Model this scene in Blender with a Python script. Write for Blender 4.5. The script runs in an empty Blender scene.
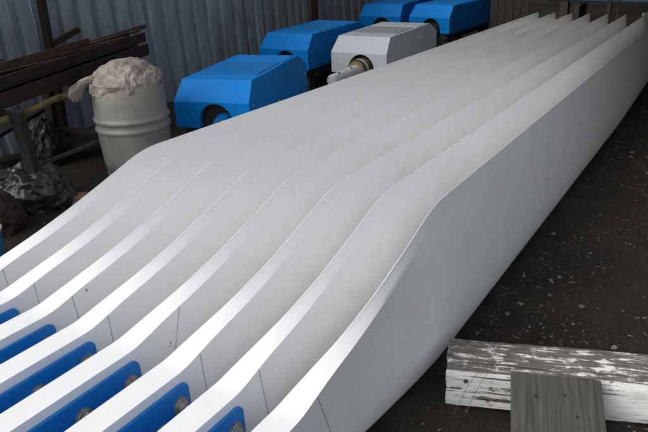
import bpy, bmesh, math, random
from mathutils import Vector, Matrix, noise
from mathutils.geometry import tessellate_polygon

random.seed(7)
sc = bpy.context.scene
col = sc.collection

# ------------------------------------------------------------------ camera
FW = Vector((-0.5073370255, 0.7649123481, -0.3968856790))
RT = Vector((0.8429677240, 0.5361397980, -0.0442666156))
UP = Vector((-0.1789261266, 0.3570199108, 0.9167999915))
cam_data = bpy.data.cameras.new("camera")
cam_data.sensor_width = 36.0
cam_data.lens = 36.0 * 666.79 / 648.0
cam_data.clip_start = 0.05
cam_data.clip_end = 500
cam = bpy.data.objects.new("camera", cam_data)
col.objects.link(cam)
cam.matrix_world = Matrix(((RT.x, UP.x, -FW.x, 0), (RT.y, UP.y, -FW.y, 0), (RT.z, UP.z, -FW.z, 1.75), (0, 0, 0, 1)))
sc.camera = cam

# ------------------------------------------------------------------ light
SUN_EL, SUN_AZ = math.radians(40), math.radians(214)      # azimuth clockwise from +Y
world = bpy.data.worlds.new("World")
sc.world = world
world.use_nodes = True
wn = world.node_tree
wn.nodes.clear()
sky = wn.nodes.new("ShaderNodeTexSky")
sky.sky_type = 'NISHITA'
sky.sun_disc = False
sky.sun_elevation = SUN_EL
sky.sun_rotation = SUN_AZ
sky.air_density = 1.0
sky.dust_density = 4.0
sky.ozone_density = 1.0
bg = wn.nodes.new("ShaderNodeBackground")
bg.inputs['Strength'].default_value = 0.15
wo = wn.nodes.new("ShaderNodeOutputWorld")
hsv = wn.nodes.new("ShaderNodeHueSaturation")
hsv.inputs['Saturation'].default_value = 0.28
wn.links.new(sky.outputs[0], hsv.inputs['Color'])
wn.links.new(hsv.outputs[0], bg.inputs['Color'])
wn.links.new(bg.outputs[0], wo.inputs['Surface'])
sd = bpy.data.lights.new("sun", 'SUN')
sd.energy = 0.5
sd.angle = math.radians(60)
sd.color = (1.0, 0.97, 0.93)
sun = bpy.data.objects.new("sun", sd)
col.objects.link(sun)
sv = Vector((math.sin(SUN_AZ) * math.cos(SUN_EL), math.cos(SUN_AZ) * math.cos(SUN_EL), math.sin(SUN_EL)))
sun.rotation_euler = sv.to_track_quat('Z', 'Y').to_euler()
sc.view_settings.view_transform = 'Standard'
sc.view_settings.look = 'None'
sc.view_settings.exposure = 0.36
sc.view_settings.gamma = 1.0

# ------------------------------------------------------------------ helpers
def link(name, bm, mat, parent=None, smooth=None, loc=None, rot=None):
    me = bpy.data.meshes.new(name)
    bm.normal_update()
    bm.to_mesh(me)
    bm.free()
    if mat is not None:
        for m in (mat if isinstance(mat, (list, tuple)) else [mat]):
            me.materials.append(m)
    if smooth is not None:
        for p in me.polygons:
            p.use_smooth = True
        me.set_sharp_from_angle(angle=math.radians(smooth))
    o = bpy.data.objects.new(name, me)
    col.objects.link(o)
    if parent:
        o.parent = parent
    if loc is not None:
        o.location = loc
    if rot is not None:
        o.rotation_euler = rot
    return o

def tag(o, label=None, cat=None, group=None, kind=None):
    if label: o['label'] = label
    if cat: o['category'] = cat
    if group: o['group'] = group
    if kind: o['kind'] = kind
    return o

def empty(name, loc=(0, 0, 0), rz=0, rot=None):
    o = bpy.data.objects.new(name, None)
    o.empty_display_size = 0.1
    col.objects.link(o)
    o.location = loc
    o.rotation_euler = rot if rot else (0, 0, rz)
    return o

def bevel(o, w, seg=2, ang=30):
    m = o.modifiers.new("bevel", 'BEVEL')
    m.width = w
    m.segments = seg
    m.limit_method = 'ANGLE'
    m.angle_limit = math.radians(ang)
    m.harden_normals = False
    return o

def box(bm, c, s, rz=0.0, mat=0, M=None):
    mm = Matrix.Translation(Vector(c)) @ Matrix.Rotation(rz, 4, 'Z') @ Matrix.Diagonal((s[0], s[1], s[2], 1))
    if M: mm = M @ mm
    r = bmesh.ops.create_cube(bm, size=1.0, matrix=mm)
    for f in set(f for v in r['verts'] for f in v.link_faces):
        f.material_index = mat
    return r['verts']

def axis_matrix(a, b, roll_up=Vector((0, 0, 1))):
    """local Z from a to b"""
    a, b = Vector(a), Vector(b)
    z = (b - a).normalized()
    x = roll_up.cross(z)
    if x.length < 1e-4: x = Vector((1, 0, 0))
    x.normalize()
    y = z.cross(x)
    M = Matrix((x, y, z)).transposed().to_4x4()
    M.translation = (a + b) / 2
    return M, (b - a).length

def bar(bm, a, b, w, h, mat=0):
    M, L = axis_matrix(a, b)
    r = bmesh.ops.create_cube(bm, size=1.0, matrix=M @ Matrix.Diagonal((w, h, L, 1)))
    return r['verts']

def cyl(bm, a, b, r1, r2=None, seg=20, caps=True):
    M, L = axis_matrix(a, b)
    r = bmesh.ops.create_cone(bm, cap_ends=caps, segments=seg, radius1=r1, radius2=r1 if r2 is None else r2, depth=L, matrix=M)
    return r['verts']

def lathe(bm, prof, seg=40):
    rings = []
    for (r, z) in prof:
        rings.append([bm.verts.new((r * math.cos(2 * math.pi * i / seg), r * math.sin(2 * math.pi * i / seg), z)) for i in range(seg)])
    for a, b in zip(rings[:-1], rings[1:]):
        for i in range(seg):
            bm.faces.new((a[i], a[(i + 1) % seg], b[(i + 1) % seg], b[i]))
    bm.faces.new(list(reversed(rings[0])))
    bm.faces.new(rings[-1])

def tube(bm, pts, r, seg=6):
    pts = [Vector(p) for p in pts]
    rings = []
    for i, p in enumerate(pts):
        d = (pts[min(i + 1, len(pts) - 1)] - pts[max(i - 1, 0)]).normalized()
        x = d.cross(Vector((0.1, 0.2, 1))).normalized()
        y = d.cross(x)
        rr = r[i] if isinstance(r, (list, tuple)) else r
        rings.append([bm.verts.new(p + rr * (x * math.cos(2 * math.pi * k / seg) + y * math.sin(2 * math.pi * k / seg))) for k in range(seg)])
    for a, b in zip(rings[:-1], rings[1:]):
        for k in range(seg):
            bm.faces.new((a[k], a[(k + 1) % seg], b[(k + 1) % seg], b[k]))
    bm.faces.new(list(reversed(rings[0]))); bm.faces.new(rings[-1])

# ------------------------------------------------------------------ materials
class NT:
    def __init__(s, name):
        s.m = bpy.data.materials.new(name)
        s.m.use_nodes = True
        s.n = s.m.node_tree
        s.n.nodes.clear()
        s.out = s.n.nodes.new("ShaderNodeOutputMaterial")
        s.b = s.n.nodes.new("ShaderNodeBsdfPrincipled")
        s.n.links.new(s.b.outputs[0], s.out.inputs['Surface'])
        s.tc = s.n.nodes.new("ShaderNodeTexCoord")
    def N(s, t, **kw):
        x = s.n.nodes.new(t)
        for k, v in kw.items(): setattr(x, k, v)
        return x
    def L(s, a, b): s.n.links.new(a, b)
    def mapping(s, scale=(1, 1, 1), src='Object', rot=(0, 0, 0), loc=(0, 0, 0)):
        m = s.N("ShaderNodeMapping")
        m.inputs['Scale'].default_value = scale
        m.inputs['Rotation'].default_value = rot
        m.inputs['Location'].default_value = loc
        s.L(s.tc.outputs[src], m.inputs['Vector'])
        return m.outputs[0]
    def noise(s, vec, scale, detail=6, rough=0.6, dist=0.0):
        t = s.N("ShaderNodeTexNoise")
        t.inputs['Scale'].default_value = scale
        t.inputs['Detail'].default_value = detail
        t.inputs['Roughness'].default_value = rough
        t.inputs['Distortion'].default_value = dist
        s.L(vec, t.inputs['Vector'])
        return t.outputs['Fac']
    def voro(s, vec, scale, feature='F1'):
        t = s.N("ShaderNodeTexVoronoi", feature=feature)
        t.inputs['Scale'].default_value = scale
        s.L(vec, t.inputs['Vector'])
        return t.outputs['Distance']
    def ramp(s, fac, stops):
        r = s.N("ShaderNodeValToRGB")
        els = r.color_ramp.elements
        while len(els) < len(stops): els.new(0.5)
        for e, (p, c) in zip(els, stops):
            e.position = p
            e.color = (c, c, c, 1) if isinstance(c, (int, float)) else (*c, 1)
        s.L(fac, r.inputs['Fac'])
        return r.outputs['Color']
    def mix(s, fac, a, b, mode='MIX'):
        x = s.N("ShaderNodeMix", data_type='RGBA', blend_type=mode)
        for sock, v in ((x.inputs['Factor'], fac), (x.inputs['A'], a), (x.inputs['B'], b)):
            if isinstance(v, (int, float)): sock.default_value = v
            elif isinstance(v, tuple): sock.default_value = (*v, 1)
            else: s.L(v, sock)
        return x.outputs['Result']
    def color(s, c):
        if isinstance(c, tuple): s.b.inputs['Base Color'].default_value = (*c, 1)
        else: s.L(c, s.b.inputs['Base Color'])
    def rough(s, v):
        if isinstance(v, (int, float)): s.b.inputs['Roughness'].default_value = v
        else: s.L(v, s.b.inputs['Roughness'])
    def bump(s, h, strength=0.3, dist=0.01):
        b = s.N("ShaderNodeBump")
        b.inputs['Strength'].default_value = strength
        b.inputs['Distance'].default_value = dist
        s.L(h, b.inputs['Height'])
        s.L(b.outputs[0], s.b.inputs['Normal'])

def m_gelcoat():
    t = NT("white gelcoat")
    v = t.mapping((1, 1, 1))
    vs = t.mapping((6, .35, 1.2))
    a = t.ramp(t.noise(vs, 1.6, 6, .6), [(.35, (.79, .795, .80)), (.7, (.85, .855, .86))])
    g = t.ramp(t.noise(v, 5, 8, .65), [(.56, 0.0), (.74, 1.0)])
    c = t.mix(t.mix(1.0, g, (.28, .28, .28), 'MULTIPLY'), a, (.58, .58, .55))
    sp = t.ramp(t.noise(v, 95, 2, .5), [(.76, 0.0), (.80, 1.0)])
    c = t.mix(t.mix(1.0, sp, (.35, .35, .35), 'MULTIPLY'), c, (.3, .3, .29))
    # dusty smudges from handling
    sm_ = t.ramp(t.noise(t.mapping((1, .7, 1)), 2.4, 9, .72, 1.2), [(.52, 0.0), (.70, 1.0)])
    c = t.mix(t.mix(1.0, sm_, (.22, .22, .22), 'MULTIPLY'), c, (.60, .585, .54))
    # faint run-off streaks down the faces
    st = t.ramp(t.noise(t.mapping((3, 14, .6)), 2.2, 5, .7), [(.60, 0.0), (.8, 1.0)])
    c = t.mix(t.mix(1.0, st, (.30, .30, .30), 'MULTIPLY'), c, (.5, .5, .45))
    t.color(c)
    t.rough(t.ramp(t.noise(v, 9, 5), [(.3, .34), (.7, .5)]))
    t.b.inputs['Specular IOR Level'].default_value = .35
    t.bump(t.noise(t.mapping((1, .5, 1)), 4.0, 3), .10, .02)
    return t.m
def m_paint(name, c1, c2, dust_sky=(.35, .36, .36), rough=.28, wear=.25):
    t = NT(name)
    v = t.mapping()
    c = t.mix(t.noise(v, 3, 5), c1, c2)
    d = t.ramp(t.noise(v, 6, 8, .7), [(.48, 0.0), (.72, 1.0)])
    # dusty film on upward faces, its pale tone also painting in sky light
    g = t.N("ShaderNodeNewGeometry")
    s = t.N("ShaderNodeSeparateXYZ"); t.L(g.outputs['Normal'], s.inputs[0])
    up = t.ramp(s.outputs['Z'], [(.8, 0.15), (.98, 1.0)])
    f = t.mix(1.0, t.mix(1.0, d, up, 'MULTIPLY'), (wear, wear, wear), 'MULTIPLY')
    c = t.mix(f, c, dust_sky)
    sc_ = t.ramp(t.noise(t.mapping((1, 9, 1)), 12, 4, .6), [(.70, 0.0), (.76, 1.0)])
    c = t.mix(t.mix(1.0, sc_, (.3, .3, .3), 'MULTIPLY'), c, dust_sky)
    t.color(c)
    t.rough(t.ramp(t.noise(v, 7, 5), [(.3, rough), (.75, rough + .25)]))
    t.b.inputs['Specular IOR Level'].default_value = .10
    t.bump(t.noise(v, 60, 3), .06, .004)
    return t.m
def m_plate():
    t = NT("blue painted steel plate")
    v = t.mapping()
    c = t.mix(t.noise(v, 14, 5), (.004, .17, .52), (.008, .215, .62))
    d = t.ramp(t.noise(v, 55, 6, .7), [(.66, 0.0), (.72, 1.0)])
    c = t.mix(t.mix(1.0, d, (.45, .45, .45), 'MULTIPLY'), c, (.22, .26, .30))
    t.color(c); t.rough(.42)
    t.bump(t.noise(v, 90, 4), .12, .003)
    return t.m
def m_steel():
    t = NT("dull weathered bolt steel")
    v = t.mapping()
    t.color(t.ramp(t.noise(v, 60, 6, .7), [(.3, (.14, .105, .08)), (.5, (.30, .285, .265)), (.75, (.46, .45, .42))]))
    t.rough(.5); t.b.inputs['Metallic'].default_value = .3
    t.bump(t.noise(v, 120, 4), .3, .002)
    return t.m
def m_brass():
    t = NT("tarnished brass ring")
    v = t.mapping()
    t.color(t.ramp(t.noise(v, 30, 5), [(.3, (.16, .11, .05)), (.7, (.36, .27, .13))]))
    t.rough(.45); t.b.inputs['Metallic'].default_value = .5
    return t.m
def m_simple(name, c1, c2, scale=8, rough=.8, bmp=.3, bscale=30, metal=0.0, map_=(1, 1, 1)):
    t = NT(name)
    v = t.mapping(map_)
    t.color(t.ramp(t.noise(v, scale, 8, .65), [(.32, c1), (.68, c2)]))
    t.rough(rough); t.b.inputs['Metallic'].default_value = metal
    t.bump(t.noise(v, bscale, 6, .65), bmp, .01)
    return t.m
def m_fence(name="weathered corrugated sheet", base=((.18, .22, .25), (.33, .38, .42))):
    t = NT(name)
    v = t.mapping((1, 1, 1))
    vs = t.mapping((3, 3, .5))
    c = t.ramp(t.noise(vs, 3, 8, .65), [(.3, base[0]), (.7, base[1])])
    r = t.ramp(t.noise(t.mapping((1, 1, .6)), 1.7, 6, .65), [(.58, 0.0), (.72, 1.0)])
    c = t.mix(t.mix(1.0, r, (.55, .55, .55), 'MULTIPLY'), c, (.10, .05, .035))
    r2 = t.ramp(t.noise(t.mapping((2, 2, .25)), 5, 6, .7), [(.60, 0.0), (.75, 1.0)])
    c = t.mix(t.mix(1.0, r2, (.5, .5, .5), 'MULTIPLY'), c, (.15, .16, .17))
    d = t.ramp(t.noise(v, 30, 5, .7), [(.62, 0.0), (.75, 1.0)])
    c = t.mix(t.mix(1.0, d, (.4, .4, .4), 'MULTIPLY'), c, (.03, .025, .02))
    t.color(c); t.rough(.55)
    t.b.inputs['Metallic'].default_value = .1
    t.bump(t.noise(v, 25, 6), .15, .01)
    return t.m
def m_soil():
    t = NT("dark damp soil")
    v = t.mapping()
    c = t.ramp(t.noise(v, 1.3, 8, .65), [(.3, (.014, .0098, .0055)), (.5, (.028, .0202, .0115)), (.7, (.060, .0440, .027))])
    f = t.ramp(t.noise(v, 70, 8, .8), [(.36, (.3, .3, .3)), (.50, (.9, .9, .9)), (.66, (2.9, 2.75, 2.5))])
    c = t.mix(1.0, c, f, 'MULTIPLY')
    # pale chips trodden into the soil
    p = t.ramp(t.voro(v, 34), [(.05, 1.0), (.10, 0.0)])
    pm = t.ramp(t.noise(v, 4.5, 4), [(.5, 0.0), (.62, 1.0)])
    c = t.mix(t.mix(1.0, t.mix(1.0, p, pm, 'MULTIPLY'), (.5, .5, .5), 'MULTIPLY'), c, (.14, .125, .10))
    g = t.ramp(t.noise(v, 2.1, 5), [(.62, 0.0), (.75, 1.0)])
    c = t.mix(t.mix(1.0, g, (.5, .5, .5), 'MULTIPLY'), c, (.035, .04, .018))
    t.color(c)
    t.rough(t.ramp(t.noise(v, 2.5, 4), [(.4, .75), (.7, .95)]))
    n = t.mix(.5, t.noise(v, 34, 10, .8), t.noise(v, 170, 5, .75))
    t.bump(n, 1.0, .05)
    return t.m
def m_peel(name, cover, axis_scale=(1.3, 16, 16), crack=.36):
    """old white paint peeling off grey timber, grain along local X; cover = how much paint is left"""
    t = NT(name)
    g = t.mapping(axis_scale)
    v = t.mapping()
    wood = t.ramp(t.noise(g, 3.5, 8, .7), [(.3, (.035, .030, .026)), (.5, (.14, .125, .11)), (.72, (.33, .31, .28))])
    w2 = t.ramp(t.noise(t.mapping((2.2, 5, 5)), 3, 6), [(.45, 0.0), (.65, 1.0)])
    wood = t.mix(t.mix(1.0, w2, (.30, .30, .30), 'MULTIPLY'), wood, (.12, .07, .05))
    pn = t.mix(.45, t.noise(g, 2.2, 8, .65), t.noise(v, 14, 8, .7))
    pm = t.ramp(pn, [(cover - .015, 1.0), (cover + .015, 0.0)])
    paint = t.ramp(t.noise(t.mapping((2, 9, 9)), 4, 8, .7), [(.3, (.66, .65, .62)), (.6, (.88, .88, .87))])
    c = t.mix(pm, wood, paint)
    cr = t.ramp(t.noise(t.mapping((.9, 26, 26)), 2.4, 7, .65), [(crack - .05, 1.0), (crack, 0.0)])
    c = t.mix(t.mix(1.0, cr, (.85, .85, .85), 'MULTIPLY'), c, (.02, .016, .012))
    t.color(c); t.rough(.8)
    hgt = t.mix(.5, t.mix(1.0, pm, (.5, .5, .5), 'MULTIPLY'), t.noise(g, 5, 8, .7))
    t.bump(hgt, .55, .012)
    return t.m
def m_plank(name, c1, c2, c3, ms=(18, 1.4, 18)):
    t = NT(name)
    g = t.mapping(ms)
    c = t.ramp(t.noise(g, 4, 8, .68), [(.3, c1), (.52, c2), (.75, c3)])
    k = t.ramp(t.noise(t.mapping(tuple(x * 1.6 if x > 5 else x * .6 for x in ms)), 2.5, 5), [(.30, 1.0), (.36, 0.0)])
    c = t.mix(t.mix(1.0, k, (.7, .7, .7), 'MULTIPLY'), c, (.02, .017, .014))
    t.color(c); t.rough(.85)
    t.bump(t.noise(g, 7, 8, .7), .5, .01)
    return t.m
def m_barrel():
    t = NT("weathered plastic drum")
    v = t.mapping()
    s = t.N("ShaderNodeSeparateXYZ"); t.L(t.tc.outputs['Object'], s.inputs[0])
    n = t.noise(t.mapping((1, 1, .6)), 5, 6, .65)
    base = t.ramp(n, [(.3, (.160, .163, .150)), (.7, (.245, .246, .225))])
    yel = t.ramp(s.outputs['Z'], [(.68, 0.0), (.9, 1.0)])
    c = t.mix(t.mix(1.0, yel, (.6, .6, .6), 'MULTIPLY'), base, (.29, .24, .15))
    d = t.ramp(t.noise(t.mapping((3, 3, .5)), 8, 7, .7), [(.56, 0.0), (.72, 1.0)])
    c = t.mix(t.mix(1.0, d, (.75, .75, .75), 'MULTIPLY'), c, (.085, .075, .058))
    t.color(c); t.rough(.5)
    t.bump(t.noise(v, 18, 5), .12, .01)
    return t.m

M = dict(
    gel=m_gelcoat(), plate=m_plate(), steel=m_steel(), brass=m_brass(),
    blue=m_paint("blue painted cover", (.0012, .145, .46), (.0018, .172, .53), dust_sky=(.13, .17, .20), rough=.42),
    grey=m_paint("pale grey painted cover", (.34, .375, .41), (.38, .415, .45), dust_sky=(.16, .16, .16), wear=.5),
    dark=m_simple("dark interior steel", (.008, .008, .008), (.02, .02, .022), rough=.7),
    seam=m_simple("dark sealant", (.16, .16, .15), (.42, .42, .41), 22, .8),
    lid=m_paint("blue hatch lid", (.002, .125, .37), (.003, .148, .43), dust_sky=(.07, .09, .10), wear=.7, rough=.42),
    lidg=m_paint("grey hatch lid", (.20, .22, .24), (.24, .26, .275), dust_sky=(.10, .10, .095), wear=.6),
    fence=m_fence(), fence2=m_fence("dull brownish sheet", ((.155, .165, .165), (.27, .283, .286))),
    rust=m_simple("rusted steel", (.007, .0045, .0035), (.032, .013, .009), 9, .85, .5, 45),
    rustl=m_simple("lighter rust", (.035, .018, .012), (.11, .055, .03), 12, .85, .5, 45),
    soil=m_soil(),
    peel=m_peel("peeling white paint on timber", .57, (1.4, 24, 24), crack=.455), peeltop=m_peel("weathered timber with paint remains", .465, (3.0, 38, 38), crack=.43),
    board=m_plank("grey board", (.028, .027, .022), (.066, .064, .055), (.11, .107, .094), (1.2, 20, 20)),
    oldwood=m_plank("old dark wood", (.02, .016, .012), (.05, .04, .03), (.09, .072, .055), (18, 18, 1.4)),
    yellow=m_simple("pale yellow rotten wood", (.06, .045, .018), (.20, .16, .07), 14, .9, .6, 30),
    cloth=m_simple("dirty beige sacking", (.15, .13, .112), (.36, .325, .29), 7, .95, .35, 60),
    barrel=m_barrel(),
    film=m_simple("dull plastic sheet", (.008, .008, .009), (.024, .024, .026), 5, .42, .3, 14),
    stone=m_simple("pale stone", (.05, .045, .04), (.22, .205, .185), 12, .9),
    crumb=m_simple("brown soil crumb", (.018, .014, .010), (.065, .052, .040), 3, .95),
    chip=m_simple("wood chip", (.10, .08, .055), (.24, .20, .15), 12, .9),
    straw=m_simple("dry grass", (.13, .11, .07), (.24, .20, .13), 12, .9),
    brick=m_simple("worn brick", (.12, .06, .04), (.24, .13, .10), 12, .9),
    bpipe=m_simple("blue grey paint", (.10, .17, .23), (.16, .25, .32), 5, .5, .2, 20),
    dwood=m_plank("nearly black wood", (.008, .007, .006), (.018, .015, .012), (.035, .028, .022), (18, 18, 1.4)),
    pale=m_simple("pale weathered wood", (.25, .26, .24), (.5, .5, .46), 9, .85, .4, 30, map_=(8, 8, 1)),
    can=m_simple("blue plastic pot", (.02, .14, .30), (.03, .2, .4), 9, .5),
    white=m_simple("white plastic", (.36, .38, .39), (.48, .50, .51), 9, .5),
    hole=m_simple("knot hole", (.01, .008, .006), (.03, .02, .012), 30, .9),
)

# ------------------------------------------------------------------ ground
def ground_h(x, y):
    n = noise.fractal(Vector((x * .9, y * .9, 0)), 1.0, 2.0, 4) * .022
    n += noise.fractal(Vector((x * 7, y * 7, 3)), 1.0, 2.0, 3) * .016
    n += noise.noise(Vector((x * 24, y * 24, 8))) * .004
    return n - .006
bm = bmesh.new()
X0, X1, Y0, Y1, st = -1.5, 1.6, 1.0, 9.1, .021
nx, ny = int((X1 - X0) / st), int((Y1 - Y0) / st)
rows = []
for j in range(ny + 1):
    row = []
    for i in range(nx + 1):
        x, y = X0 + i * st, Y0 + j * st
        e = min(i, j, nx - i, ny - j)
        hgt = ground_h(x, y) * min(1, e / 6)
        row.append(bm.verts.new((x, y, hgt)))
    rows.append(row)
for j in range(ny):
    for i in range(nx):
        bm.faces.new((rows[j][i], rows[j][i + 1], rows[j + 1][i + 1], rows[j + 1][i]))
# outer skirt of the same sheet, out to the horizon
B = 220
cs = [bm.verts.new(p) for p in ((-B, -B, 0), (B, -B, 0), (B, B, 0), (-B, B, 0))]
bl, br, tr, tl = rows[0][0], rows[0][-1], rows[-1][-1], rows[-1][0]
bm.faces.new([cs[0], cs[1]] + list(reversed(rows[0])))
bm.faces.new([cs[1], cs[2]] + [r[-1] for r in reversed(rows)])
bm.faces.new([cs[2], cs[3]] + rows[-1])
bm.faces.new([cs[3], cs[0]] + [r[0] for r in rows])
for f in bm.faces: f.smooth = True
g = link("ground", bm, M['soil'])
tag(g, kind='structure')

# ------------------------------------------------------------------ turbine blades
def lerp(a, b, t): return a + (b - a) * t
def sm(t):
    t = max(0., min(1., t)); return t * t * (3 - 2 * t)
def table(y, pts, w=.05):
    return sum(table0(y + w * k, pts) for k in (-1, -.5, 0, .5, 1)) / 5
def table0(y, pts):
    if y <= pts[0][0]: return pts[0][1]
    for (a, va), (b, vb) in zip(pts[:-1], pts[1:]):
        if y <= b: return va + (vb - va) * (y - a) / (b - a)
    return pts[-1][1]
NS = 24
def naca(x): return 5 * (.2969 * math.sqrt(max(x, 0)) - .126 * x - .3516 * x * x + .2843 * x ** 3 - .1015 * x ** 4)
def round_lin(y, y0, r):
    # smooth kink: 0 before y0, y-y0 after
    if y < y0 - r: return 0.
    if y > y0 + r: return y - y0
    return (y - y0 + r) ** 2 / (4 * r)
def top_z(y):
    z = .401 + .3327 * round_lin(y, 0, .035)
    z2 = .7275 - .00812 * (y - .983)
    d = z - z2
    k = .035                       # rounded shoulder
    if d > k: return z2
    if d < -k: return z
    return z - (d + k) ** 2 / (4 * k)
def section(y):
    """cross section: flat topped box at the root, turning into an aerofoil standing on its nose"""
    zt = top_z(y)
    zb = table(y, [(-.9, .155), (-.05, .15), (.05, .132), (.18, .085), (.32, .047), (.5, .022), (.7, .008), (.98, 0.0), (5.0, 0.0), (7.31, .10)])
    uL = table(y, [(0, 0), (.15, .028), (.3, .057), (.5, .078), (.75, .085), (.98, .085), (7.31, .081)])
    uC = table(y, [(0, .10), (.15, .102), (.34, .1085), (.56, .1105), (.8, .104), (1.05, .0995), (7.31, .0925)])
    dz = table(y, [(0, 0.003), (.15, .012), (.34, .030), (.56, .044), (.8, .054), (1.0, .060), (7.31, .045)], .03)
    w = sm((y + .05) / 1.0)
    c = zt - zb
    zc = zt - dz
    T = lerp(.235, .13, max(0, (y - 1) / 6.3))
    uc = .0872 if y > .98 else lerp(.05, .0872, w)
    rb = .022
    def cut(z):
        d = z - zb
        return rb - math.sqrt(max(0, rb * rb - (rb - d) ** 2)) if d < rb else 0
    def base_r(z):
        x = (z - zb) / c
        return lerp(.10 - cut(z), uc + naca(x) * T * c - .006 * math.sin(math.pi * x) * w, w)
    def base_l(z):
        x = (z - zb) / c
        return lerp(cut(z), uc - naca(x) * T * c - .006 * math.sin(math.pi * x) * w, w)
    wid = max(0, uC - uL)
    topw = min(.003, wid)
    zs = [zt - dz * q for q in (0, .12, .35, .7, 1.0)] + [zc - q for q in (.004, .010, .020, .036)]
    lo = zs[-1]
    for q in range(1, NS + 1):
        zs.append(zb + (lo - zb) * (1 - math.sin(q / NS * math.pi / 2) ** .9) if q < NS else zb)
    pr, pl = [], []
    dR = uC - base_r(zc)
    dL = uL - base_l(zt)
    for z in zs:
        x = (z - zb) / c
        if z >= zc - 1e-9:
            k = (zt - z) / dz
            r_ = lerp(uL + topw, uC, k)
        else:
            r_ = base_r(z) + dR * ((z - zb) / (zc - zb)) ** 3
        l_ = base_l(z) + dL * x ** 3
        l_ += max(0, 1 - (zt - z) / .008) ** 1.5 * .10 * min(wid, .03)
        pr.append((max(r_, l_ + .0015) if z > zb + .02 else r_, z)); pl.append((l_, z))
    return pr, pl
def stations():
    ys = [-.92, -.7, -.5, -.3, -.2, -.14]
    y = -.10
    while y < 1.3:
        ys.append(round(y, 3)); y += .035
    y = 1.35
    while y < 7.25:
        ys.append(round(y, 3)); y += .18
    ys.append(7.31)
    return ys
SEC = {y: section(y) for y in stations()}
def blade_shell():
    bm = bmesh.new()
    prev = None
    for y in stations():
        pr, pl = SEC[y]
        loop = [(u, z) for u, z in pr] + [(u, z) for u, z in reversed(pl[:-1])]
        ring = [bm.verts.new((u, y, z)) for u, z in loop]
        n = len(ring)
        if prev:
            for i in range(n):
                bm.faces.new((prev[i], ring[i], ring[(i + 1) % n], prev[(i + 1) % n]))
        else:
            bm.faces.new(ring)
        prev = ring
    bm.faces.new(list(reversed(prev)))
    bmesh.ops.recalc_face_normals(bm, faces=bm.faces)
    return bm
sh0 = link("blade_shell", blade_shell(), M['gel'], smooth=32)
bevel(sh0, .0022, 2, 40)
shell_mesh = sh0.data

def plate_bm(side):
    """side plate with rounded end, lies on the root flank"""
    bm = bmesh.new()
    z1, z0, yE, yS, r = .362, .215, -.003, -1.15, .032
    pts = [(yS, z0), (yS, z1)]
    for k in range(7):
        a = math.pi / 2 - k * math.pi / 12
        pts.append((yE - r + r * math.cos(a), z1 - r + r * math.sin(a)))
    for k in range(7):
        a = -k * math.pi / 12
        pts.append((yE - r + r * math.cos(a), z0 + r + r * math.sin(a)))
    u0, u1 = (.0985, .111) if side > 0 else (.0015, -.011)
    a = [bm.verts.new((u0, y, z)) for y, z in pts]
    b = [bm.verts.new((u1, y, z)) for y, z in pts]
    n = len(pts)
    for i in range(n):
        bm.faces.new((a[i], a[(i + 1) % n], b[(i + 1) % n], b[i]))
    bm.faces.new(b); bm.faces.new(a)
    bmesh.ops.recalc_face_normals(bm, faces=bm.faces)
    return bm
BOLT_Y = (-.052, -.258, -.464, -.67)
def bolt_bm():
    bm = bmesh.new()
    cyl(bm, (0, 0, 0), (.006, 0, 0), .033, .033, 32)
    cyl(bm, (.006, 0, 0), (.010, 0, 0), .028, .026, 28)
    cyl(bm, (.010, 0, 0), (.023, 0, 0), .0235, .0228, 6)
    cyl(bm, (.023, 0, 0), (.026, 0, 0), .0205, .016, 20)
    cyl(bm, (.026, 0, 0), (.029, 0, 0), .010, .007, 14)
    return bm
plate0 = link("steel_plate", plate_bm(1), M['plate'], smooth=40); bevel(plate0, .0025, 2, 40)
plate1 = link("steel_plate", plate_bm(-1), M['plate'], smooth=40); bevel(plate1, .0025, 2, 40)
bolt0 = link("bolt", bolt_bm(), M['steel'], smooth=30)
def seam_bm(y0, y1, half=.0011, zlo=.2):
    """thin dark joint that runs over the right flank, sheared from y0 at the top to y1 below"""
    bm = bmesh.new()
    prev = None
    N = 26
    for i in range(N):
        s = i / (N - 1)
        y = lerp(y0, y1, s) + .0006 * math.sin(i * 1.7)
        pr, pl = section(y)
        zt = pr[4][1]
        z = lerp(zt - .001, max(pr[-1][1] + .03, zlo), s)
        u = None
        for (ua, za), (ub, zb) in zip(pr[:-1], pr[1:]):
            if zb <= z <= za:
                u = ua + (ub - ua) * (z - za) / (zb - za + 1e-9); break
        if u is None: u = pr[0][0]
        u += .0012
        h_ = half * (1 + .5 * noise.noise(Vector((s * 9, y0 * 50, 0))))
        a, b = bm.verts.new((u, y - h_, z)), bm.verts.new((u, y + h_, z))
        if prev: bm.faces.new((prev[0], prev[1], b, a))
        prev = (a, b)
    bmesh.ops.recalc_face_normals(bm, faces=bm.faces)
    return bm
def smudge_bm(y, dz, r, seed):
    """small chip in the gelcoat: a thin irregular dark flake on the right flank"""
    bm = bmesh.new()
    pr, pl = section(y)
    z = pr[0][1] - dz
    u = pr[0][0]
    for (ua, za), (ub, zb) in zip(pr[:-1], pr[1:]):
        if zb <= z <= za: u = ua + (ub - ua) * (z - za) / (zb - za + 1e-9); break
    vs = []
    for k in range(9):
        a = 2 * math.pi * k / 9
        rr = r * (.6 + .6 * noise.noise(Vector((seed, k * 1.3, 0))) + .3)
        vs.append(bm.verts.new((u + .0014, y + rr * math.cos(a), z + rr * 1.3 * math.sin(a))))
    bm.faces.new(vs)
    bmesh.ops.recalc_face_normals(bm, faces=bm.faces)
    return bm

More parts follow.
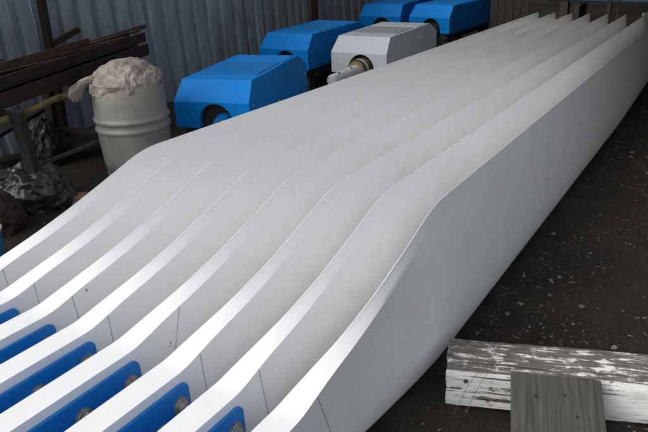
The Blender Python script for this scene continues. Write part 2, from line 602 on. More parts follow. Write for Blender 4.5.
X7, YK, SP, CS, HB = -1.064192, 1.280645, 0.243061, -0.005196, -0.0055643
blabels = {
    7: "rightmost white turbine blade, its whole grey flank standing bare over the soil",
    6: "white turbine blade second from the right, next to the bare flanked one",
    5: "white turbine blade third from the right, pale scuff marks on its blue root plate",
    4: "white turbine blade with a dark chip beside its joint, fourth from the right",
    3: "white turbine blade in mid row with a crisp dark joint line, fifth from the right",
    2: "white turbine blade third from the left with a small dark chip on its root shoulder",
    1: "white turbine blade second from the left, only the tip of its blue root plate showing",
    0: "leftmost white turbine blade, its top edge running past the barrel and nacelles",
}
GB = "wind turbine blades lying side by side on edge"
seams = {7: (.085, .16), 6: (.10, .13), 5: (.075, .09), 4: (.225, .15), 3: (.08, .085), 2: (.10, .12), 1: (.09, .1), 0: (.1, .12)}
chips = {7: [(.62, .30, .003), (1.9, .22, .004)], 6: [(.47, .25, .002)], 5: [(.62, .10, .003)], 4: [(.158, .125, .005), (.152, .135, .004)],
         3: [], 2: [(.17, .040, .005)], 1: [], 0: []}
first = True
for k in range(7, -1, -1):
    j = 7 - k
    root = empty("wind_turbine_blade", (X7 - SP * j, YK - CS * j, 0), -0.000123 + HB * j)
    tag(root, blabels[k], "turbine blade", GB)
    if first:
        parts = (sh0, plate0, plate1)
        bo = bolt0
    else:
        parts = tuple(o.copy() for o in (sh0, plate0, plate1))
        for o in parts: col.objects.link(o)
        bo = None
    for o in parts: o.parent = root
    for by in BOLT_Y:
        b = bo if bo is not None else bolt0.copy()
        if bo is None: col.objects.link(b)
        bo = None
        b.parent = parts[1]
        b.location = (.111, by + random.uniform(-.003, .003), .286)
        b.rotation_euler = (random.uniform(0, 6), 0, 0)
    s = link("joint_line", seam_bm(*seams[k]), M['seam'], root)
    for (cy, dz, r) in chips[k]:
        link("chip", smudge_bm(cy, dz, r, k + cy), M['seam'], root)
    if k == 5:
        # faint pale marks on the plate
        bm = bmesh.new()
        for q in range(5):
            yy = -.165 + q * .0075
            bar(bm, (.1117, yy, .262), (.1117, yy + .006, .268 + .002 * (q % 2)), .0014, .0006)
            bar(bm, (.1117, yy + .001, .268), (.1117, yy + .0065, .264), .0010, .0006)
        o = link("paint_mark", bm, M['white'], parts[1])
    first = False

# timber bearers that carry the row of blades
def rough_beam(name, L, w, h, mats, seed=0, seg=60, amp=.004, parent=None):
    """timber along local X, origin at the middle of the underside"""
    bm = bmesh.new()
    n = 6
    prof = []
    for i in range(n): prof.append((-w / 2 + w * i / n, 0))
    for i in range(n): prof.append((w / 2, h * i / n))
    for i in range(n): prof.append((w / 2 - w * i / n, h))
    for i in range(n): prof.append((-w / 2, h - h * i / n))
    prev = None
    for s in range(seg + 1):
        x = -L / 2 + L * s / seg
        ring = []
        for (y, z) in prof:
            nn = noise.fractal(Vector((x * 2 + seed, y * 22, z * 22)), 1, 2, 4) * amp
            n2 = noise.fractal(Vector((x * 9 + seed, y * 60, z * 60 + 9)), 1, 2, 3) * amp * .5
            cy, cz = y, z - h / 2
            l = math.hypot(cy, cz)
            corner = (abs(abs(y) - w / 2) < 1e-6 and (z < 1e-6 or abs(z - h) < 1e-6))
            k = 1 + (nn + n2) / l - (.05 if corner else 0)
            xx = x + (noise.noise(Vector((y * 25, z * 25, seed + s))) * .008 if s in (0, seg) else 0)
            ring.append(bm.verts.new((xx, cy * k, h / 2 + cz * k)))
        if prev:
            m = len(ring)
            for i in range(m):
                f = bm.faces.new((prev[i], ring[i], ring[(i + 1) % m], prev[(i + 1) % m]))
                zz = prof[i][1]; zz2 = prof[(i + 1) % m][1]
                f.material_index = 1 if (abs(zz - h) < 1e-6 and abs(zz2 - h) < 1e-6 and len(mats) > 1) else 0
        else:
            bm.faces.new(ring)
        prev = ring
    bm.faces.new(prev)
    bmesh.ops.recalc_face_normals(bm, faces=bm.faces)
    return link(name, bm, mats, parent, smooth=40)

# ------------------------------------------------------------------ nacelles
W_, WT_, L_, H1_, H_, C_, CB_, Z0_ = .662, .617, 1.395, .513, .667, .147, .165, .299
def nacelle_cover_bm():
    bm = bmesh.new()
    # hole in the lower front face
    r, cz = .150, Z0_ + .052
    hole = []
    x0 = 0.03
    for k in range(17):
        a = math.pi - k * math.pi / 16
        hole.append((x0 + r * math.cos(a), cz + .0 + r * math.sin(a)))
    arch = [(x0 - r, Z0_)] + hole + [(x0 + r, Z0_)]
    outline = [(-W_ / 2, Z0_), (-W_ / 2, H1_), (W_ / 2, H1_), (W_ / 2, Z0_)] + list(reversed(arch))
    vs = [bm.verts.new((x, 0, z)) for x, z in outline]
    tris = tessellate_polygon([[Vector((x, z, 0)) for x, z in outline]])
    for t in tris:
        bm.faces.new([vs[i] for i in t])
    # arch reveal
    back = [bm.verts.new((x, .06, z)) for x, z in arch]
    av = list(reversed(vs[4:]))
    for i in range(len(arch) - 1):
        bm.faces.new((av[i], av[i + 1], back[i + 1], back[i]))
    TFL, TFR = bm.verts.new((-WT_ / 2, C_, H_)), bm.verts.new((WT_ / 2, C_, H_))
    TBL, TBR = bm.verts.new((-WT_ / 2, L_ - CB_, H_)), bm.verts.new((WT_ / 2, L_ - CB_, H_))
    CBL, CBR = bm.verts.new((-W_ / 2, L_, H1_ + .05)), bm.verts.new((W_ / 2, L_, H1_ + .05))
    BBL, BBR = bm.verts.new((-W_ / 2, L_, Z0_)), bm.verts.new((W_ / 2, L_, Z0_))
    BL, CL, CR, BR = vs[0], vs[1], vs[2], vs[3]
    bm.faces.new((CL, CR, TFR, TFL))
    bm.faces.new((TFL, TFR, TBR, TBL))
    bm.faces.new((TBL, TBR, CBR, CBL))
    bm.faces.new((CBL, CBR, BBR, BBL))
    for f in ((BR, CR, TFR, TBR, CBR, BBR), (BL, CL, TFL, TBL, CBL, BBL)):
        bm.faces.new(f)
    bmesh.ops.recalc_face_normals(bm, faces=bm.faces)
    return bm
cover_proto = {}
def make_nacelle(loc, th, paint, lid, label, shaft=None, z_shift=0):
    root = empty("turbine_nacelle", (loc[0], loc[1], 0), th)
    tag(root, label, "nacelle", "turbine nacelles parked by the fence")
    cv = link("cover", nacelle_cover_bm(), paint, root)
    for p_ in cv.data.polygons: p_.use_smooth = False
    bevel(cv, .020, 4, 12)
    # roof hatch, slightly proud
    bm = bmesh.new()
    box(bm, (0, .60, H_ + .003), (WT_ - .07, .50, .008))
    o = link("roof_hatch", bm, lid, root); bevel(o, .005, 2)
    bm = bmesh.new()
    box(bm, (0, 1.03, H_ + .002), (WT_ - .05, .30, .007))
    o = link("rear_panel", bm, paint, root); bevel(o, .004, 2)
    # belt seam round the cover
    bm = bmesh.new()
    for s in (-1, 1):
        box(bm, (s * (W_ / 2 + .001), .72, Z0_ + .045), (.012, 1.32, .018))
    o = link("rubbing_strip", bm, paint, root); bevel(o, .003, 2)
    for yy in (.92,):
        bm = bmesh.new()
        box(bm, (0, 0, 0), (.016, .13, .032))
        o = link("grab_handle", bm, lid if lid is M['lid'] else M['white'], root, loc=(W_ / 2 - .004, yy, H1_ + .055), rot=(0, -.15, 0)); bevel(o, .006, 3)
    for sx, yy, zz in [(1, .07, H1_ - .03), (1, .07, Z0_ + .09), (1, L_ - .08, H1_ - .03), (1, L_ - .08, Z0_ + .09), (1, .62, Z0_ + .09), (-1, .07, H1_ - .03), (-1, L_ - .08, H1_ - .03)]:
        bm = bmesh.new(); cyl(bm, (sx * W_ / 2, yy, zz), (sx * (W_ / 2 + .008), yy, zz), .011, .009, 10)
        link("fastener", bm, M['steel'], root, smooth=35)
    # inside
    bm = bmesh.new()
    box(bm, (0, .40, Z0_ + .11), (W_ - .06, .62, .26))
    link("machine_bed", bm, M['dark'], root)
    bm = bmesh.new()
    for sx in (-1, 1):
        box(bm, (sx * .22, L_ / 2, .255), (.10, L_ - .1, .086))
        for yy in (.15, L_ - .15):
            box(bm, (sx * .22, yy, .105), (.11, .12, .214))
    o = link("support_frame", bm, M['dark'], root)
    cx, cz = .03, Z0_ + .055
    if shaft == 'long':
        bm = bmesh.new()
        cyl(bm, (cx, -.13, cz), (cx, .08, cz), .095, .105, 36)
        link("brass_ring", bm, M['brass'], root, smooth=35)
        for yy in (-.045, -.085):
            bm = bmesh.new(); cyl(bm, (cx, yy - .006, cz), (cx, yy + .006, cz), .112, .112, 36)
            link("collar", bm, M['white'] if yy > -.06 else M['dark'], root, smooth=35)
        bm = bmesh.new()
        cyl(bm, (cx, -.62, cz), (cx, -.12, cz), .058, .062, 32)
        cyl(bm, (cx, -.645, cz), (cx, -.62, cz), .046, .058, 32)
        sh = link("shaft", bm, M['white'], root, smooth=35)
        for yy in (-.52, -.26):
            bm = bmesh.new(); cyl(bm, (cx + .022, yy, cz + .05), (cx + .026, yy, cz + .0595), .012, .012, 14)
            link("bolt_hole", bm, M['dark'], sh)
    else:
        bm = bmesh.new()
        cyl(bm, (cx + .035, .005, cz - .03), (cx + .035, .085, cz - .03), .070, .088, 32)
        cyl(bm, (cx + .035, -.015, cz - .03), (cx + .035, .005, cz - .03), .03, .03, 16)
        hf = link("hub_flange", bm, paint if shaft == 'blue' else M['dark'], root, smooth=35)
        if shaft == 'blue':
            for q in range(8):
                a = q * math.pi / 4 + .3
                bm = bmesh.new(); cyl(bm, (cx + .035 + .052 * math.cos(a), -.006, cz - .03 + .052 * math.sin(a)), (cx + .035 + .052 * math.cos(a), .006, cz - .03 + .052 * math.sin(a)), .008, .008, 6)
                link("bolt", bm, M['steel'], hf)
    return root
make_nacelle((-3.611, 3.893), .261, M['blue'], M['lid'], "blue nacelle nearest the barrel, blue hub showing in its front arch", 'blue')
make_nacelle((-4.529, 6.160), .016, M['blue'], M['lid'], "blue nacelle between the nearest blue one and the fence, left of the pale grey one", None)
make_nacelle((-3.582, 6.203), .040, M['grey'], M['lidg'], "pale grey nacelle with a brass ring and white shaft sticking out in front", 'long')
make_nacelle((-4.815, 8.994), .060, M['blue'], M['lid'], "farther blue nacelle at the top edge, directly behind the pale grey one", None)
make_nacelle((-4.053, 9.050), -.117, M['blue'], M['lid'], "farthest right blue nacelle, close to the far tips of the blades", None)

# ------------------------------------------------------------------ corrugated fence
def fx(y): return -5.60
ribs = [1.9, 2.1, 2.3, 2.5, 2.70, 2.90, 3.10, 3.30, 3.47, 3.655, 3.87, 4.098, 4.295, 4.515, 4.759, 4.979, 5.183, 5.427, 5.668, 5.907, 6.124, 6.333, 6.627, 6.86, 7.04,
        7.24, 7.443, 7.761, 7.95, 8.122, 8.32, 8.534, 8.75, 8.975, 9.22, 9.482, 9.7, 9.95, 10.2, 10.45, 10.7, 10.95, 11.2, 11.45, 11.7, 11.95]
def sheet_bm(ys, x, z0, z1, lean=.0, amp=.034, th=.0015, seed=0):
    bm = bmesh.new()
    line = []
    amp = .05
    for a, b in zip(ys[:-1], ys[1:]):
        p = b - a
        # groove (back) then wide crest (front)
        line += [(a, 0), (a + .07 * p, -amp), (a + .34 * p, -amp), (a + .42 * p, 0), (a + .70 * p, .003)]
    line.append((ys[-1], 0))
    nz = 6
    cols = []
    for (y, d) in line:
        colv = []
        for kz in range(nz + 1):
            z = lerp(z0, z1, kz / nz)
            w = .012 * noise.noise(Vector((y * 1.5, z * 1.2, seed)))
            colv.append(bm.verts.new((x + d + w + lean * (z - z0), y + .004 * noise.noise(Vector((y * 9, z * 2, 4 + seed))), z)))
        cols.append(colv)
    for a, b in zip(cols[:-1], cols[1:]):
        for kz in range(nz):
            bm.faces.new((a[kz], b[kz], b[kz + 1], a[kz + 1]))
    bmesh.ops.recalc_face_normals(bm, faces=bm.faces)
    r = bmesh.ops.solidify(bm, geom=list(bm.faces), thickness=th)
    return bm
fence = empty("corrugated_fence", (-5.6, 6.0, 0))
tag(fence, "tall fence of weathered blue grey corrugated sheets behind the barrel and nacelles", "fence")
i = 0
idx = 0
while i < len(ribs) - 1:
    e = min(i + 5, len(ribs) - 1)
    o = link("sheet", sheet_bm([y - 6.0 for y in ribs[i:e + 1]], (.008 if idx % 2 else 0), .0, 2.4, lean=-.03 - .01 * (idx % 2), seed=idx), [M['fence'], M['fence2']][0 if ribs[i] < 6.3 else 1], fence)
    idx += 1
    i = e
for z in (.55, 1.5, 2.2):
    bm = bmesh.new(); box(bm, (-.10, .9, z), (.05, 10.2, .07))
    link("rail", bm, M['oldwood'], fence)
for y in (-3.6, -.4, 2.6, 5.6):
    bm = bmesh.new(); box(bm, (-.17, y, 1.2), (.09, .09, 2.4))
    link("post", bm, M['oldwood'], fence)
def thing_mesh(name, bm, mat, label, cat, smooth=None, group=None):
    o = link(name, bm, mat, None, smooth)
    return tag(o, label, cat, group)
# rusty posts in front of the sheets
bm = bmesh.new()
bar(bm, (-5.50, 3.86, 0), (-5.50, 3.92, 2.4), .075, .05)
bar(bm, (-5.47, 3.90, .88), (-5.40, 4.16, .98), .04, .05)
p_ = thing_mesh("steel_post", bm, M['rust'], "dark rusty steel post with a short bracket against the fence above the rusty beams", "post")
bm = bmesh.new(); bar(bm, (-5.50, 8.30, 0), (-5.50, 8.30, 2.4), .08, .06)
thing_mesh("steel_post", bm, M['rust'], "dark upright post against the fence behind the second blue nacelle", "post")

# ------------------------------------------------------------------ stack of rusty steel on trestles
P0, P1 = Vector((-4.62, 2.80, .0)), Vector((-5.25, 4.72, .0))
dr = (P1 - P0).normalized()
nr = Vector((dr.y, -dr.x, 0))       # towards the camera side
def P(t, off, z): return P0 + dr * t + nr * off + Vector((0, 0, z))
def channel(bm, a, b, w, h, t=.012):
    Mx, L = axis_matrix(a, b)
    for (cx, cy, sx, sy) in ((0, 0, w, t), (-w / 2 + t / 2, h / 2, t, h), (w / 2 - t / 2, h / 2, t, h)):
        bmesh.ops.create_cube(bm, size=1.0, matrix=Mx @ Matrix.Translation((cx, cy, 0)) @ Matrix.Diagonal((sx, sy, L, 1)))
specs = [
    (-1.6, 1.72, .17, .72, .20, .10, 'rust', "lowest front rusty steel channel in the stack left of the barrel"),
    (-1.6, 1.95, -.06, .72, .18, .10, 'rust', "rusty steel channel lying behind the lowest front one"),
    (-1.5, 1.80, .12, .83, .18, .08, 'rust', "upper rusty steel channel on top of the stacked steel"),
]
for t0, t1, off, z, w, h_, m, lab in specs:
    bm = bmesh.new(); channel(bm, P(t0, off, z), P(t1, off, z), w, h_)
    thing_mesh("steel_channel", bm, M[m], lab, "steel beam", group="rusty steel stacked behind the barrel")
bm = bmesh.new(); bar(bm, P(-1.2, -.14, .86), P(2.42, -.14, .88), .05, .035)
thing_mesh("steel_bar", bm, M['rustl'], "thin rusty bar that sticks out farthest right of the stacked steel", "steel bar")
bm = bmesh.new()
bar(bm, P(-1.0, .02, .915), P(1.1, .03, .915), .05, .006); bar(bm, P(-1.0, .045, .94), P(1.1, .055, .94), .006, .05)
thing_mesh("steel_angle", bm, M['rustl'], "reddish steel angle lying on top of the rusty channels", "steel beam")
bm = bmesh.new()
box(bm, (0, 0, 0), (.34, .75, .014), M=Matrix.Translation(P(-.35, -.12, .96)) @ Matrix.Rotation(.32, 4, 'Z') @ Matrix.Rotation(.05, 4, 'X'))
o = thing_mesh("grey_sheet", bm, M['film'], "flat grey sheet lying on the rusty steel at the left edge", "sheet")
for n_, (t0, o0, z0, t1, o1, z1, w, lab) in enumerate((
        (-1.3, .20, .885, 1.30, .16, .89, .022, "thin rusty rod lying along the front of the stacked steel"),
        (-.9, .00, .93, 1.62, .10, .885, .035, "slightly skewed flat bar across the top of the rusty channels"),
        (-1.4, -.05, .94, .62, .20, .90, .03, "short rusty flat bar crossing the others towards the left edge"),
        (.3, -.02, .90, 2.02, .02, .895, .04, "rusty flat bar ending just above the sack"))):
    bm = bmesh.new(); bar(bm, P(t0, o0, z0), P(t1, o1, z1), w, .012 + .01 * (n_ % 2))
    thing_mesh("steel_bar", bm, M['rustl' if n_ % 2 else 'rust'], lab, "steel bar")
# rotten yellow board under the steel
bm = bmesh.new()
pts = []
for k in range(30):
    t = -1.5 + 2.75 * k / 29
    pts.append(P(t, .30, .655 + .012 * noise.noise(Vector((t * 4, 0, 0)))))
tube(bm, pts, [.026 + .009 * noise.noise(Vector((k * .7, 3, 0))) for k in range(30)], 8)
thing_mesh("wooden_pole", bm, M['yellow'], "pale yellow rotten pole along the underside of the rusty steel", "pole", smooth=50)
# trestles
for n_, (t, lab) in enumerate(((-.35, "left dark trestle carrying the rusty steel beside the plastic sheeting"), (.72, "dark trestle carrying the rusty steel just left of the barrel"))):
    tr = empty("trestle", P(t, .1, 0), math.atan2(dr.y, dr.x)); tag(tr, lab, "trestle", "trestles under the rusty steel")
    bm = bmesh.new(); box(bm, (0, 0, .675), (.06, .62, .06)); link("cross_beam", bm, M['dwood'], tr)
    for s in (-1, 1):
        bm = bmesh.new(); bar(bm, (0, s * .27, .65), (0, s * .31, 0), .07, .07); link("leg", bm, M['dwood'], tr)
    bm = bmesh.new(); bar(bm, (0, -.29, .25), (0, .29, .25), .05, .04); link("brace", bm, M['dwood'], tr)

# ------------------------------------------------------------------ barrel with sack
BX, BY = -3.93, 3.36
br = empty("plastic_barrel", (BX, BY, 0), .4); br.scale = (.92, .92, .93)
tag(br, "weathered pale grey plastic barrel with a crumpled sack on its lid", "barrel")
prof = [(.245, 0), (.258, .012), (.266, .05), (.268, .095), (.256, .105), (.256, .12), (.270, .132), (.277, .2), (.288, .36), (.293, .44),
        (.295, .452), (.306, .464), (.306, .478), (.295, .490), (.291, .498), (.292, .520), (.296, .528), (.307, .540), (.307, .554), (.295, .566), (.291, .58),
        (.290, .66), (.284, .74), (.268, .81), (.238, .862), (.205, .885), (.195, .892), (.195, .905), (.185, .905), (.182, .893), (.10, .89)]
bm = bmesh.new(); lathe(bm, prof, 64)
o = link("body", bm, M['barrel'], br, smooth=50)
for sx in (-1, 1):
    bm = bmesh.new(); cyl(bm, (sx * .11, 0, .888), (sx * .11, 0, .91), .035, .033, 20); link("bung", bm, M['barrel'], br, smooth=35)
# sack
bm = bmesh.new()
NR, NA = 70, 200
rings = []
for i in range(NR + 1):
    t = i / NR
    ring = []
    for a_ in range(NA):
        a = 2 * math.pi * a_ / NA
        ca, sa = math.cos(a), math.sin(a)
        R = .280 * (1 + .10 * noise.noise(Vector((ca * 1.6, sa * 1.6, 2))))
        rr = R * min(1, t * 1.13)
        prof_z = .175 * (1 - (t) ** 1.9) + .895 - (.075 * max(0, t - .80) / .2)
        p = Vector((ca * rr, sa * rr, prof_z))
        q = p * 5.5 + Vector((0, 0, 4))
        qq = p * 9 + Vector((noise.noise(q), noise.noise(q + Vector((5, 0, 0))), 0)) * .8
        c1 = noise.voronoi(qq)[0][0]
        c2 = noise.voronoi(qq * 2.1 + Vector((3, 3, 3)))[0][0]
        c3 = noise.voronoi(qq * 4.3)[0][0]
        d = (.042 * c1 + .020 * c2 + .009 * c3 + .045 * noise.noise(q * .45)) * min(1, .5 + t) - .012
        nrm = Vector((ca * (.3 + t), sa * (.3 + t), 1.2 - t)).normalized()
        p += nrm * (d - .012)
        ring.append(bm.verts.new(p))
    rings.append(ring)
for a, b in zip(rings[:-1], rings[1:]):
    for k in range(NA):
        bm.faces.new((a[k], b[k], b[(k + 1) % NA], a[(k + 1) % NA]))
bmesh.ops.remove_doubles(bm, verts=bm.verts, dist=1e-5)
bmesh.ops.recalc_face_normals(bm, faces=bm.faces)
# twisted neck of the sack hanging to the left
neck = []
for k in range(20):
    t = k / 19
    neck.append((Vector((-.10, -.20, .93)).lerp(Vector((-.30, -.30, .90)), t) + Vector((0, 0, .045 * math.sin(t * 3.1) - .05 * t * t)), .045 - .022 * math.sin(t * math.pi) + .018 * t))
rings = []
for k, (p, r) in enumerate(neck):
    rg = []
    for q in range(26):
        a = 2 * math.pi * q / 26
        rr = r * (1 + .35 * noise.noise(Vector((math.cos(a) * 2.5, math.sin(a) * 2.5, k * .22))))
        rg.append(bm.verts.new(p + Vector((.35 * rr * math.cos(a), rr * math.cos(a), rr * math.sin(a)))))
    rings.append(rg)
for a, b in zip(rings[:-1], rings[1:]):
    for q in range(26): bm.faces.new((a[q], a[(q + 1) % 26], b[(q + 1) % 26], b[q]))
bm.faces.new(rings[-1])
bmesh.ops.recalc_face_normals(bm, faces=bm.faces)
sack = link("sack", bm, M['cloth'], None, smooth=40, loc=(BX, BY, -.035), rot=(0, 0, math.radians(18)))
sack.scale = (.88, .88, .90)
tag(sack, "crumpled dirty beige sack draped on top of the barrel", "sack")

# ------------------------------------------------------------------ junk under the rusty steel
def crumple(name, c, size, mat, label, cat, seed, rz=0.0, flat=.4, freq=3.2):
    bm = bmesh.new()
    bmesh.ops.create_icosphere(bm, subdivisions=6, radius=1.0)
    for v in bm.verts:
        p = v.co.copy()
        rid = noise.voronoi(p * freq * .6 + Vector((seed, 0, 0)))[0][0] * 1.4
        rid2 = noise.voronoi(p * freq * 1.5 + Vector((0, seed, 0)))[0][0] * 3.2
        k = .80 + .17 * rid + .045 * rid2 + .12 * noise.noise(p * 1.3 + Vector((seed, seed, 0)))
        q = p * k
        q.z = max(q.z, -.35)
        v.co = Vector((q.x * size[0], q.y * size[1], (q.z + .35) * size[2]))
    o = link(name, bm, mat, None, smooth=50, loc=c, rot=(0, 0, rz))
    return tag(o, label, cat)
crumple("plastic_bag", (-4.20, 2.62, 0), (.27, .20, .24), M['film'], "crumpled dull plastic bag on the ground left of the barrel", "bag", 3.1, .5)
crumple("plastic_bag", (-4.95, 3.25, 0), (.16, .13, .30), M['film'], "small grey crumpled bag deep under the rusty steel", "bag", 8.4, 1.2)
crumple("rag_heap", (-4.10, 2.20, 0), (.22, .17, .20), M['rust'], "brown rag heap at the left edge under the rusty steel", "rags", 5.5, .2)
bm = bmesh.new()
bar(bm, (-4.35, 2.42, .22), (-4.15, 3.42, .33), .028, .022)
thing_mesh("wooden_stick", bm, M['oldwood'], "thin wooden stick leaning over the plastic bag towards the barrel", "stick")
bm = bmesh.new(); box(bm, (0, 0, .035), (.22, .105, .07))
o = thing_mesh("brick", bm, M['brick'], "worn pinkish brick on the soil between bag and leftmost blade", "brick")
o.location = (-3.98, 2.74, 0); o.rotation_euler = (0, 0, .7); bevel(o, .006, 2)
pot = empty("paint_pot", (-3.70, 1.90, 0)); tag(pot, "blue pot with a white rim at the left edge beside the leftmost blade", "pot")
bm = bmesh.new(); lathe(bm, [(.085, 0), (.095, .02), (.105, .17), (.108, .19), (.098, .19), (.095, .175), (.05, .17)], 32); link("body", bm, M['can'], pot, smooth=40)
bm = bmesh.new(); lathe(bm, [(.109, .182), (.114, .185), (.114, .2), (.1, .2)], 32); link("rim", bm, M['white'], pot, smooth=40)
# planks lying in the dark behind
for n_, (a, b, w, lab) in enumerate((((-5.2, 2.4, .12), (-4.7, 4.1, .10), .12, "dark plank lying on the soil below the rusty steel"),
                                ((-5.35, 3.0, .05), (-4.55, 3.7, .16), .09, "narrow dark plank lying crosswise behind the barrel"),
                                ((-4.75, 2.1, .28), (-5.30, 3.5, .38), .14, "raised dark plank running under the rusty steel"))):
    bm = bmesh.new(); bar(bm, a, b, w, .03)
    thing_mesh("plank", bm, M['dwood'], lab, "plank", group="planks under the rusty steel")
# leaning sheets in the shade under the steel
bm = sheet_bm([2.2, 2.42, 2.64, 2.86, 3.08, 3.3], -5.28, 0.0, .66, lean=-.25, seed=21)
thing_mesh("leaning_sheet", bm, M['fence'], "short corrugated sheet leaning on the fence under the rusty steel", "metal sheet")

# ------------------------------------------------------------------ peeling timber in the foreground, board leaning on it
A = Vector((-.80, 2.005, 0)); Bv = Vector((-.102, 2.258, 0)); dd = (Bv - A).normalized(); back = Vector((-dd.y, dd.x, 0))
LT = 2.3
ctr = A + dd * (LT / 2) + back * .103
tim = rough_beam("timber_beam", LT, .205, .185, [M['peel'], M['peeltop']], 4.2, 90, .006)
tim.location = ctr; tim.rotation_euler = (0, 0, math.atan2(dd.y, dd.x))
tag(tim, "heavy timber with peeling white paint lying on the soil in the right foreground", "timber")
# nail hole with rust stain
bm = bmesh.new(); cyl(bm, (0, -.004, 0), (0, .004, 0), .009, .007, 12)
o = link("nail", bm, M['rustl'], tim, loc=(-LT / 2 + .075, -.1045, .125), smooth=40)
bm = bmesh.new(); bmesh.ops.create_circle(bm, cap_ends=True, radius=.006, segments=10)
# leaning board
tl_ = A + dd * .238 + Vector((0, 0, .183)); 
wb = .318
out = -back
root = tl_ + dd * (wb / 2) + out * .030
bl_ = .46
tilt = math.atan2(.18, .40)
bm = bmesh.new()
nxs, nys = 8, 24
board = rough_beam("board", bl_, wb, .024, [M['board']], 9.0, 40, .0018)
# local X of the beam -> from foot (towards camera) up to the timber
xdir = (back * math.cos(tilt) + Vector((0, 0, math.sin(tilt)))).normalized()
ydir = (-dd)
zdir = xdir.cross(ydir).normalized()
top = tl_ + dd * (wb / 2) + out * .006 - zdir * .012
cm = top - xdir * (bl_ / 2)
Mx = Matrix((xdir, ydir, zdir)).transposed().to_4x4(); Mx.translation = cm
board.matrix_world = Mx
board.name = "leaning_board"
tag(board, "wide weathered grey board leaning against the peeling white timber", "board")
for (xx, yy, r) in ((bl_ / 2 - .09, .072, .008), (bl_ / 2 - .075, -.03, .006), (bl_ / 2 - .155, -.066, .006)):
    bm = bmesh.new(); cyl(bm, (0, 0, .021), (0, 0, .0262), r, r * .8, 10)
    link("knot_hole", bm, M['hole'], board, loc=(xx, yy, 0), smooth=40)
# dry stems over the timber
for n_, pts in enumerate(([(-.70, 1.96, .02), (-.66, 1.985, .12), (-.63, 2.02, .2), (-.60, 2.10, .215)], [(-.74, 1.95, .01), (-.71, 1.98, .10), (-.66, 2.01, .195), (-.62, 2.07, .205)])):
    bm = bmesh.new()
    P3 = [Vector(p) for p in pts]
    fine = []
    for a, b in zip(P3[:-1], P3[1:]):
        pass
    for q in range(22):
        t = q / 21
        b0, b1, b2, b3 = (1 - t) ** 3, 3 * t * (1 - t) ** 2, 3 * t * t * (1 - t), t ** 3
        fine.append(P3[0] * b0 + (P3[1] + Vector((0, -.03, .05))) * b1 + (P3[2] + Vector((0, -.02, .07))) * b2 + P3[3] * b3)
    tube(bm, fine, .0010, 5)
    thing_mesh("dry_stem", bm, M['straw'], ["dry grass stem lying over the left end of the peeling timber, nearer the board", "dry grass stem lying over the left end of the peeling timber, nearer its end"][n_], "dry stem", smooth=60, group="dry stems on the timber")

# ------------------------------------------------------------------ background beyond the blade tips
def obox(bm, c, s, rz=0): box(bm, c, s, rz)
shed = empty("dark_shed", (-1.5, 14.0, 0)); tag(shed, "dark shed with an open front beyond the far ends of the blades", "shed")
bm = bmesh.new(); box(bm, (0, 1.6, 1.6), (13, .12, 3.2)); link("back_wall", bm, M['dark'], shed)
bm = bmesh.new(); box(bm, (-6.45, .6, 1.6), (.12, 2.0, 3.2)); link("side_wall", bm, M['dark'], shed)
bm = bmesh.new(); box(bm, (6.45, .6, 1.6), (.12, 2.0, 3.2)); link("side_wall", bm, M['dark'], shed)
bm = bmesh.new(); box(bm, (0, .2, 3.3), (13.4, 3.6, .12)); link("roof", bm, M['rust'], shed)
bm = bmesh.new(); box(bm, (.55, -5.6, 2.75), (4.5, 8.2, .10)); link("added_shade_roof", bm, M['rust'], shed)  # unseen slab added to keep sky light off the far blade ends
bm = bmesh.new(); box(bm, (2.7, -5.2, 1.6), (.14, 8.0, 3.2)); link("added_shade_wall", bm, M['fence2'], shed)  # out-of-view wall added to darken the rightmost blade's flank
for x in (-4.4, -1.6, 2.4, 5.2):
    bm = bmesh.new(); box(bm, (x, -1.2, 1.6), (.14, .14, 3.2)); link("post", bm, M['oldwood'], shed)
# weathered upright boards left of centre
pan = empty("board_screen", (-3.1, 9.9, 0)); tag(pan, "screen of upright weathered boards behind the leftmost blade tips", "screen")
for k in range(5):
    bm = bmesh.new(); box(bm, (-.30 + k * .115, .01 * (k % 2), .55), (.105, .025, 1.1 + .07 * ((k * 3) % 4)))
    link("board", bm, M['dwood'], pan)
# blue grey pipe
bm = bmesh.new(); cyl(bm, (-2.95, 11.2, .60), (-.4, 11.6, .52), .075, .075, 24)
thing_mesh("blue_pipe", bm, M['bpipe'], "long blue grey pipe lying level beyond the tips of the blades", "pipe", smooth=40)
for n_, x in enumerate((-2.5, -.9)):
    bm = bmesh.new(); box(bm, (x, 11.27 + .25 * n_, .24), (.1, .5, .48))
    thing_mesh("timber_block", bm, M['oldwood'], ["dark block under the left end of the blue grey pipe", "dark block under the right end of the blue grey pipe"][n_], "timber", group="blocks under the pipe")
for n_, (x, y, w, m, lab) in enumerate(((-1.76, 9.6, .045, 'oldwood', "left of the two slim posts beyond the tips, brown"), (-1.66, 9.65, .03, 'rustl', "right of the two slim posts beyond the tips, rusty"))):
    bm = bmesh.new(); box(bm, (x, y, 1.35), (w, w, 2.7))
    thing_mesh("slim_post", bm, M[m], lab, "post", group="slim posts beyond the blade tips")
bm = bmesh.new(); bar(bm, (-1.262, 8.72, .02), (-1.240, 8.74, .60), .028, .02)
thing_mesh("rusty_stake", bm, M['rustl'], "thin rusty stake right beside the tip of the second blade from the right", "stake")
bm = bmesh.new(); bar(bm, (-1.18, 8.80, 0), (-1.205, 8.82, .67), .085, .02)
thing_mesh("pale_stake", bm, M['pale'], "pale weathered board standing upright at the tip of the second blade from the right", "board")

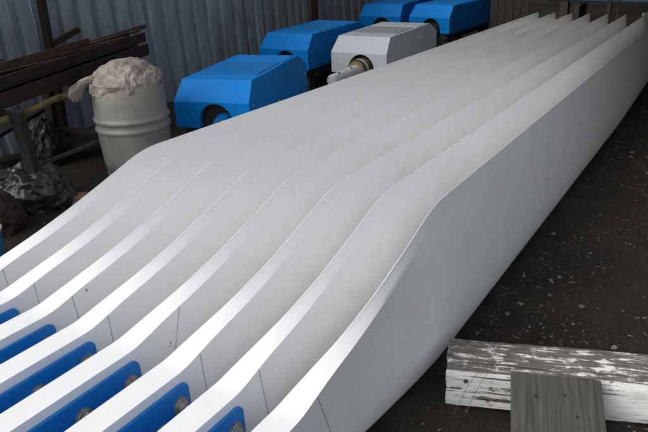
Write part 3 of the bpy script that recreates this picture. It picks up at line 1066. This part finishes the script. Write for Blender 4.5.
# ------------------------------------------------------------------ litter on the soil
rnd = random.Random(11)
def in_blades(x, y):
    return (-3.1 < x < X7 + .17 + (y - YK) * .0) and y > 0.2
def template(kind, sub):
    bm = bmesh.new()
    if kind == 'ico': bmesh.ops.create_icosphere(bm, subdivisions=sub, radius=1)
    else: bmesh.ops.create_cube(bm, size=1)
    v = [x.co.copy() for x in bm.verts]; f = [[q.index for q in x.verts] for x in bm.faces]
    bm.free()
    return v, f
ICO0, ICO1, ICO2, CUBE = template('ico', 1), template('ico', 1), template('ico', 2), template('cube', 0)
def place(acc, tpl, Mx, jit):
    V, F = acc
    o = len(V)
    for v in tpl[0]:
        p = Mx @ v
        if jit: p += Vector((rnd.uniform(-1, 1), rnd.uniform(-1, 1), rnd.uniform(-1, 1))) * jit
        V.append(p)
    for f in tpl[1]: F.append([q + o for q in f])
def scatter(name, n, mat, kindf, xr, yr, label):
    acc = ([], [])
    c = 0
    while c < n:
        x = rnd.uniform(*xr); y = yr[0] + (yr[1] - yr[0]) * rnd.random() ** 1.3
        if in_blades(x, y) and rnd.random() < .97: continue
        if abs((Vector((x, y, 0)) - ctr).dot(back)) < .12 and x > -.9: continue
        if noise.noise(Vector((x * 1.7, y * 1.7, 7))) < rnd.uniform(-.5, .25): continue
        kindf(acc, x, y)
        c += 1
    me = bpy.data.meshes.new(name); me.from_pydata(acc[0], [], acc[1]); me.materials.append(mat)
    o = bpy.data.objects.new(name, me); col.objects.link(o)
    return tag(o, label, kind='stuff')
def pebble(acc, x, y):
    s = .0035 + .012 * rnd.random() ** 3.5
    Mx = Matrix.Translation((x, y, ground_h(x, y) + s * .3)) @ Matrix.Rotation(rnd.random() * 6, 4, 'Z') @ Matrix.Diagonal((s * rnd.uniform(.8, 1.5), s, s * rnd.uniform(.4, .8), 1))
    place(acc, ICO1, Mx, s * .18)
def chip(acc, x, y):
    L, w = rnd.uniform(.005, .026), rnd.uniform(.002, .007)
    Mx = Matrix.Translation((x, y, ground_h(x, y) + .006)) @ Matrix.Rotation(rnd.random() * math.pi, 4, 'Z') @ Matrix.Rotation(rnd.uniform(-.25, .25), 4, 'Y') @ Matrix.Diagonal((L, w, .002, 1))
    place(acc, CUBE, Mx, .0008)
def clod(acc, x, y):
    s = .005 + .022 * rnd.random() ** 2.5
    Mx = Matrix.Translation((x, y, ground_h(x, y))) @ Matrix.Rotation(rnd.random() * 6, 4, 'Z') @ Matrix.Diagonal((s * rnd.uniform(.8, 1.5), s, s * .55, 1))
    place(acc, ICO2, Mx, s * .13)
def crumb(acc, x, y):
    s = .0022 + .0075 * rnd.random() ** 2.2
    Mx = Matrix.Translation((x, y, ground_h(x, y) + s * .25)) @ Matrix.Rotation(rnd.random() * 6, 4, 'Z') @ Matrix.Diagonal((s * rnd.uniform(.8, 1.6), s, s * .7, 1))
    place(acc, ICO0, Mx, s * .2)
def straw(acc, x, y):
    a = rnd.random() * 6.28; L = rnd.uniform(.02, .07)
    Mx = Matrix.Translation((x, y, ground_h(x, y) + .008)) @ Matrix.Rotation(a, 4, 'Z') @ Matrix.Rotation(rnd.uniform(-.1, .1), 4, 'Y') @ Matrix.Diagonal((L, .0015, .0012, 1))
    place(acc, CUBE, Mx, 0)
scatter("pebbles", 1700, M['stone'], pebble, (-1.2, 1.6), (1.2, 9.5), "small pale stones strewn over the dark soil")
scatter("wood_chips", 800, M['chip'], chip, (-1.2, 1.6), (1.2, 9.5), "pale wood chips and scraps strewn over the soil")
scatter("soil_crumbs", 5200, M['crumb'], crumb, (-1.2, 1.5), (1.2, 8.5), "small brown crumbs of soil all over the ground")
scatter("soil_clods", 1500, M['soil'], clod, (-1.2, 1.6), (1.2, 9.5), "lumps of dark soil on the ground")
scatter("straw_bits", 170, M['straw'], straw, (-1.2, 1.4), (1.2, 6), "bits of dry grass on the soil")
scatter("pebbles", 300, M['stone'], pebble, (-4.8, -3.1), (1.6, 4.5), "small stones on the soil under the rusty steel")
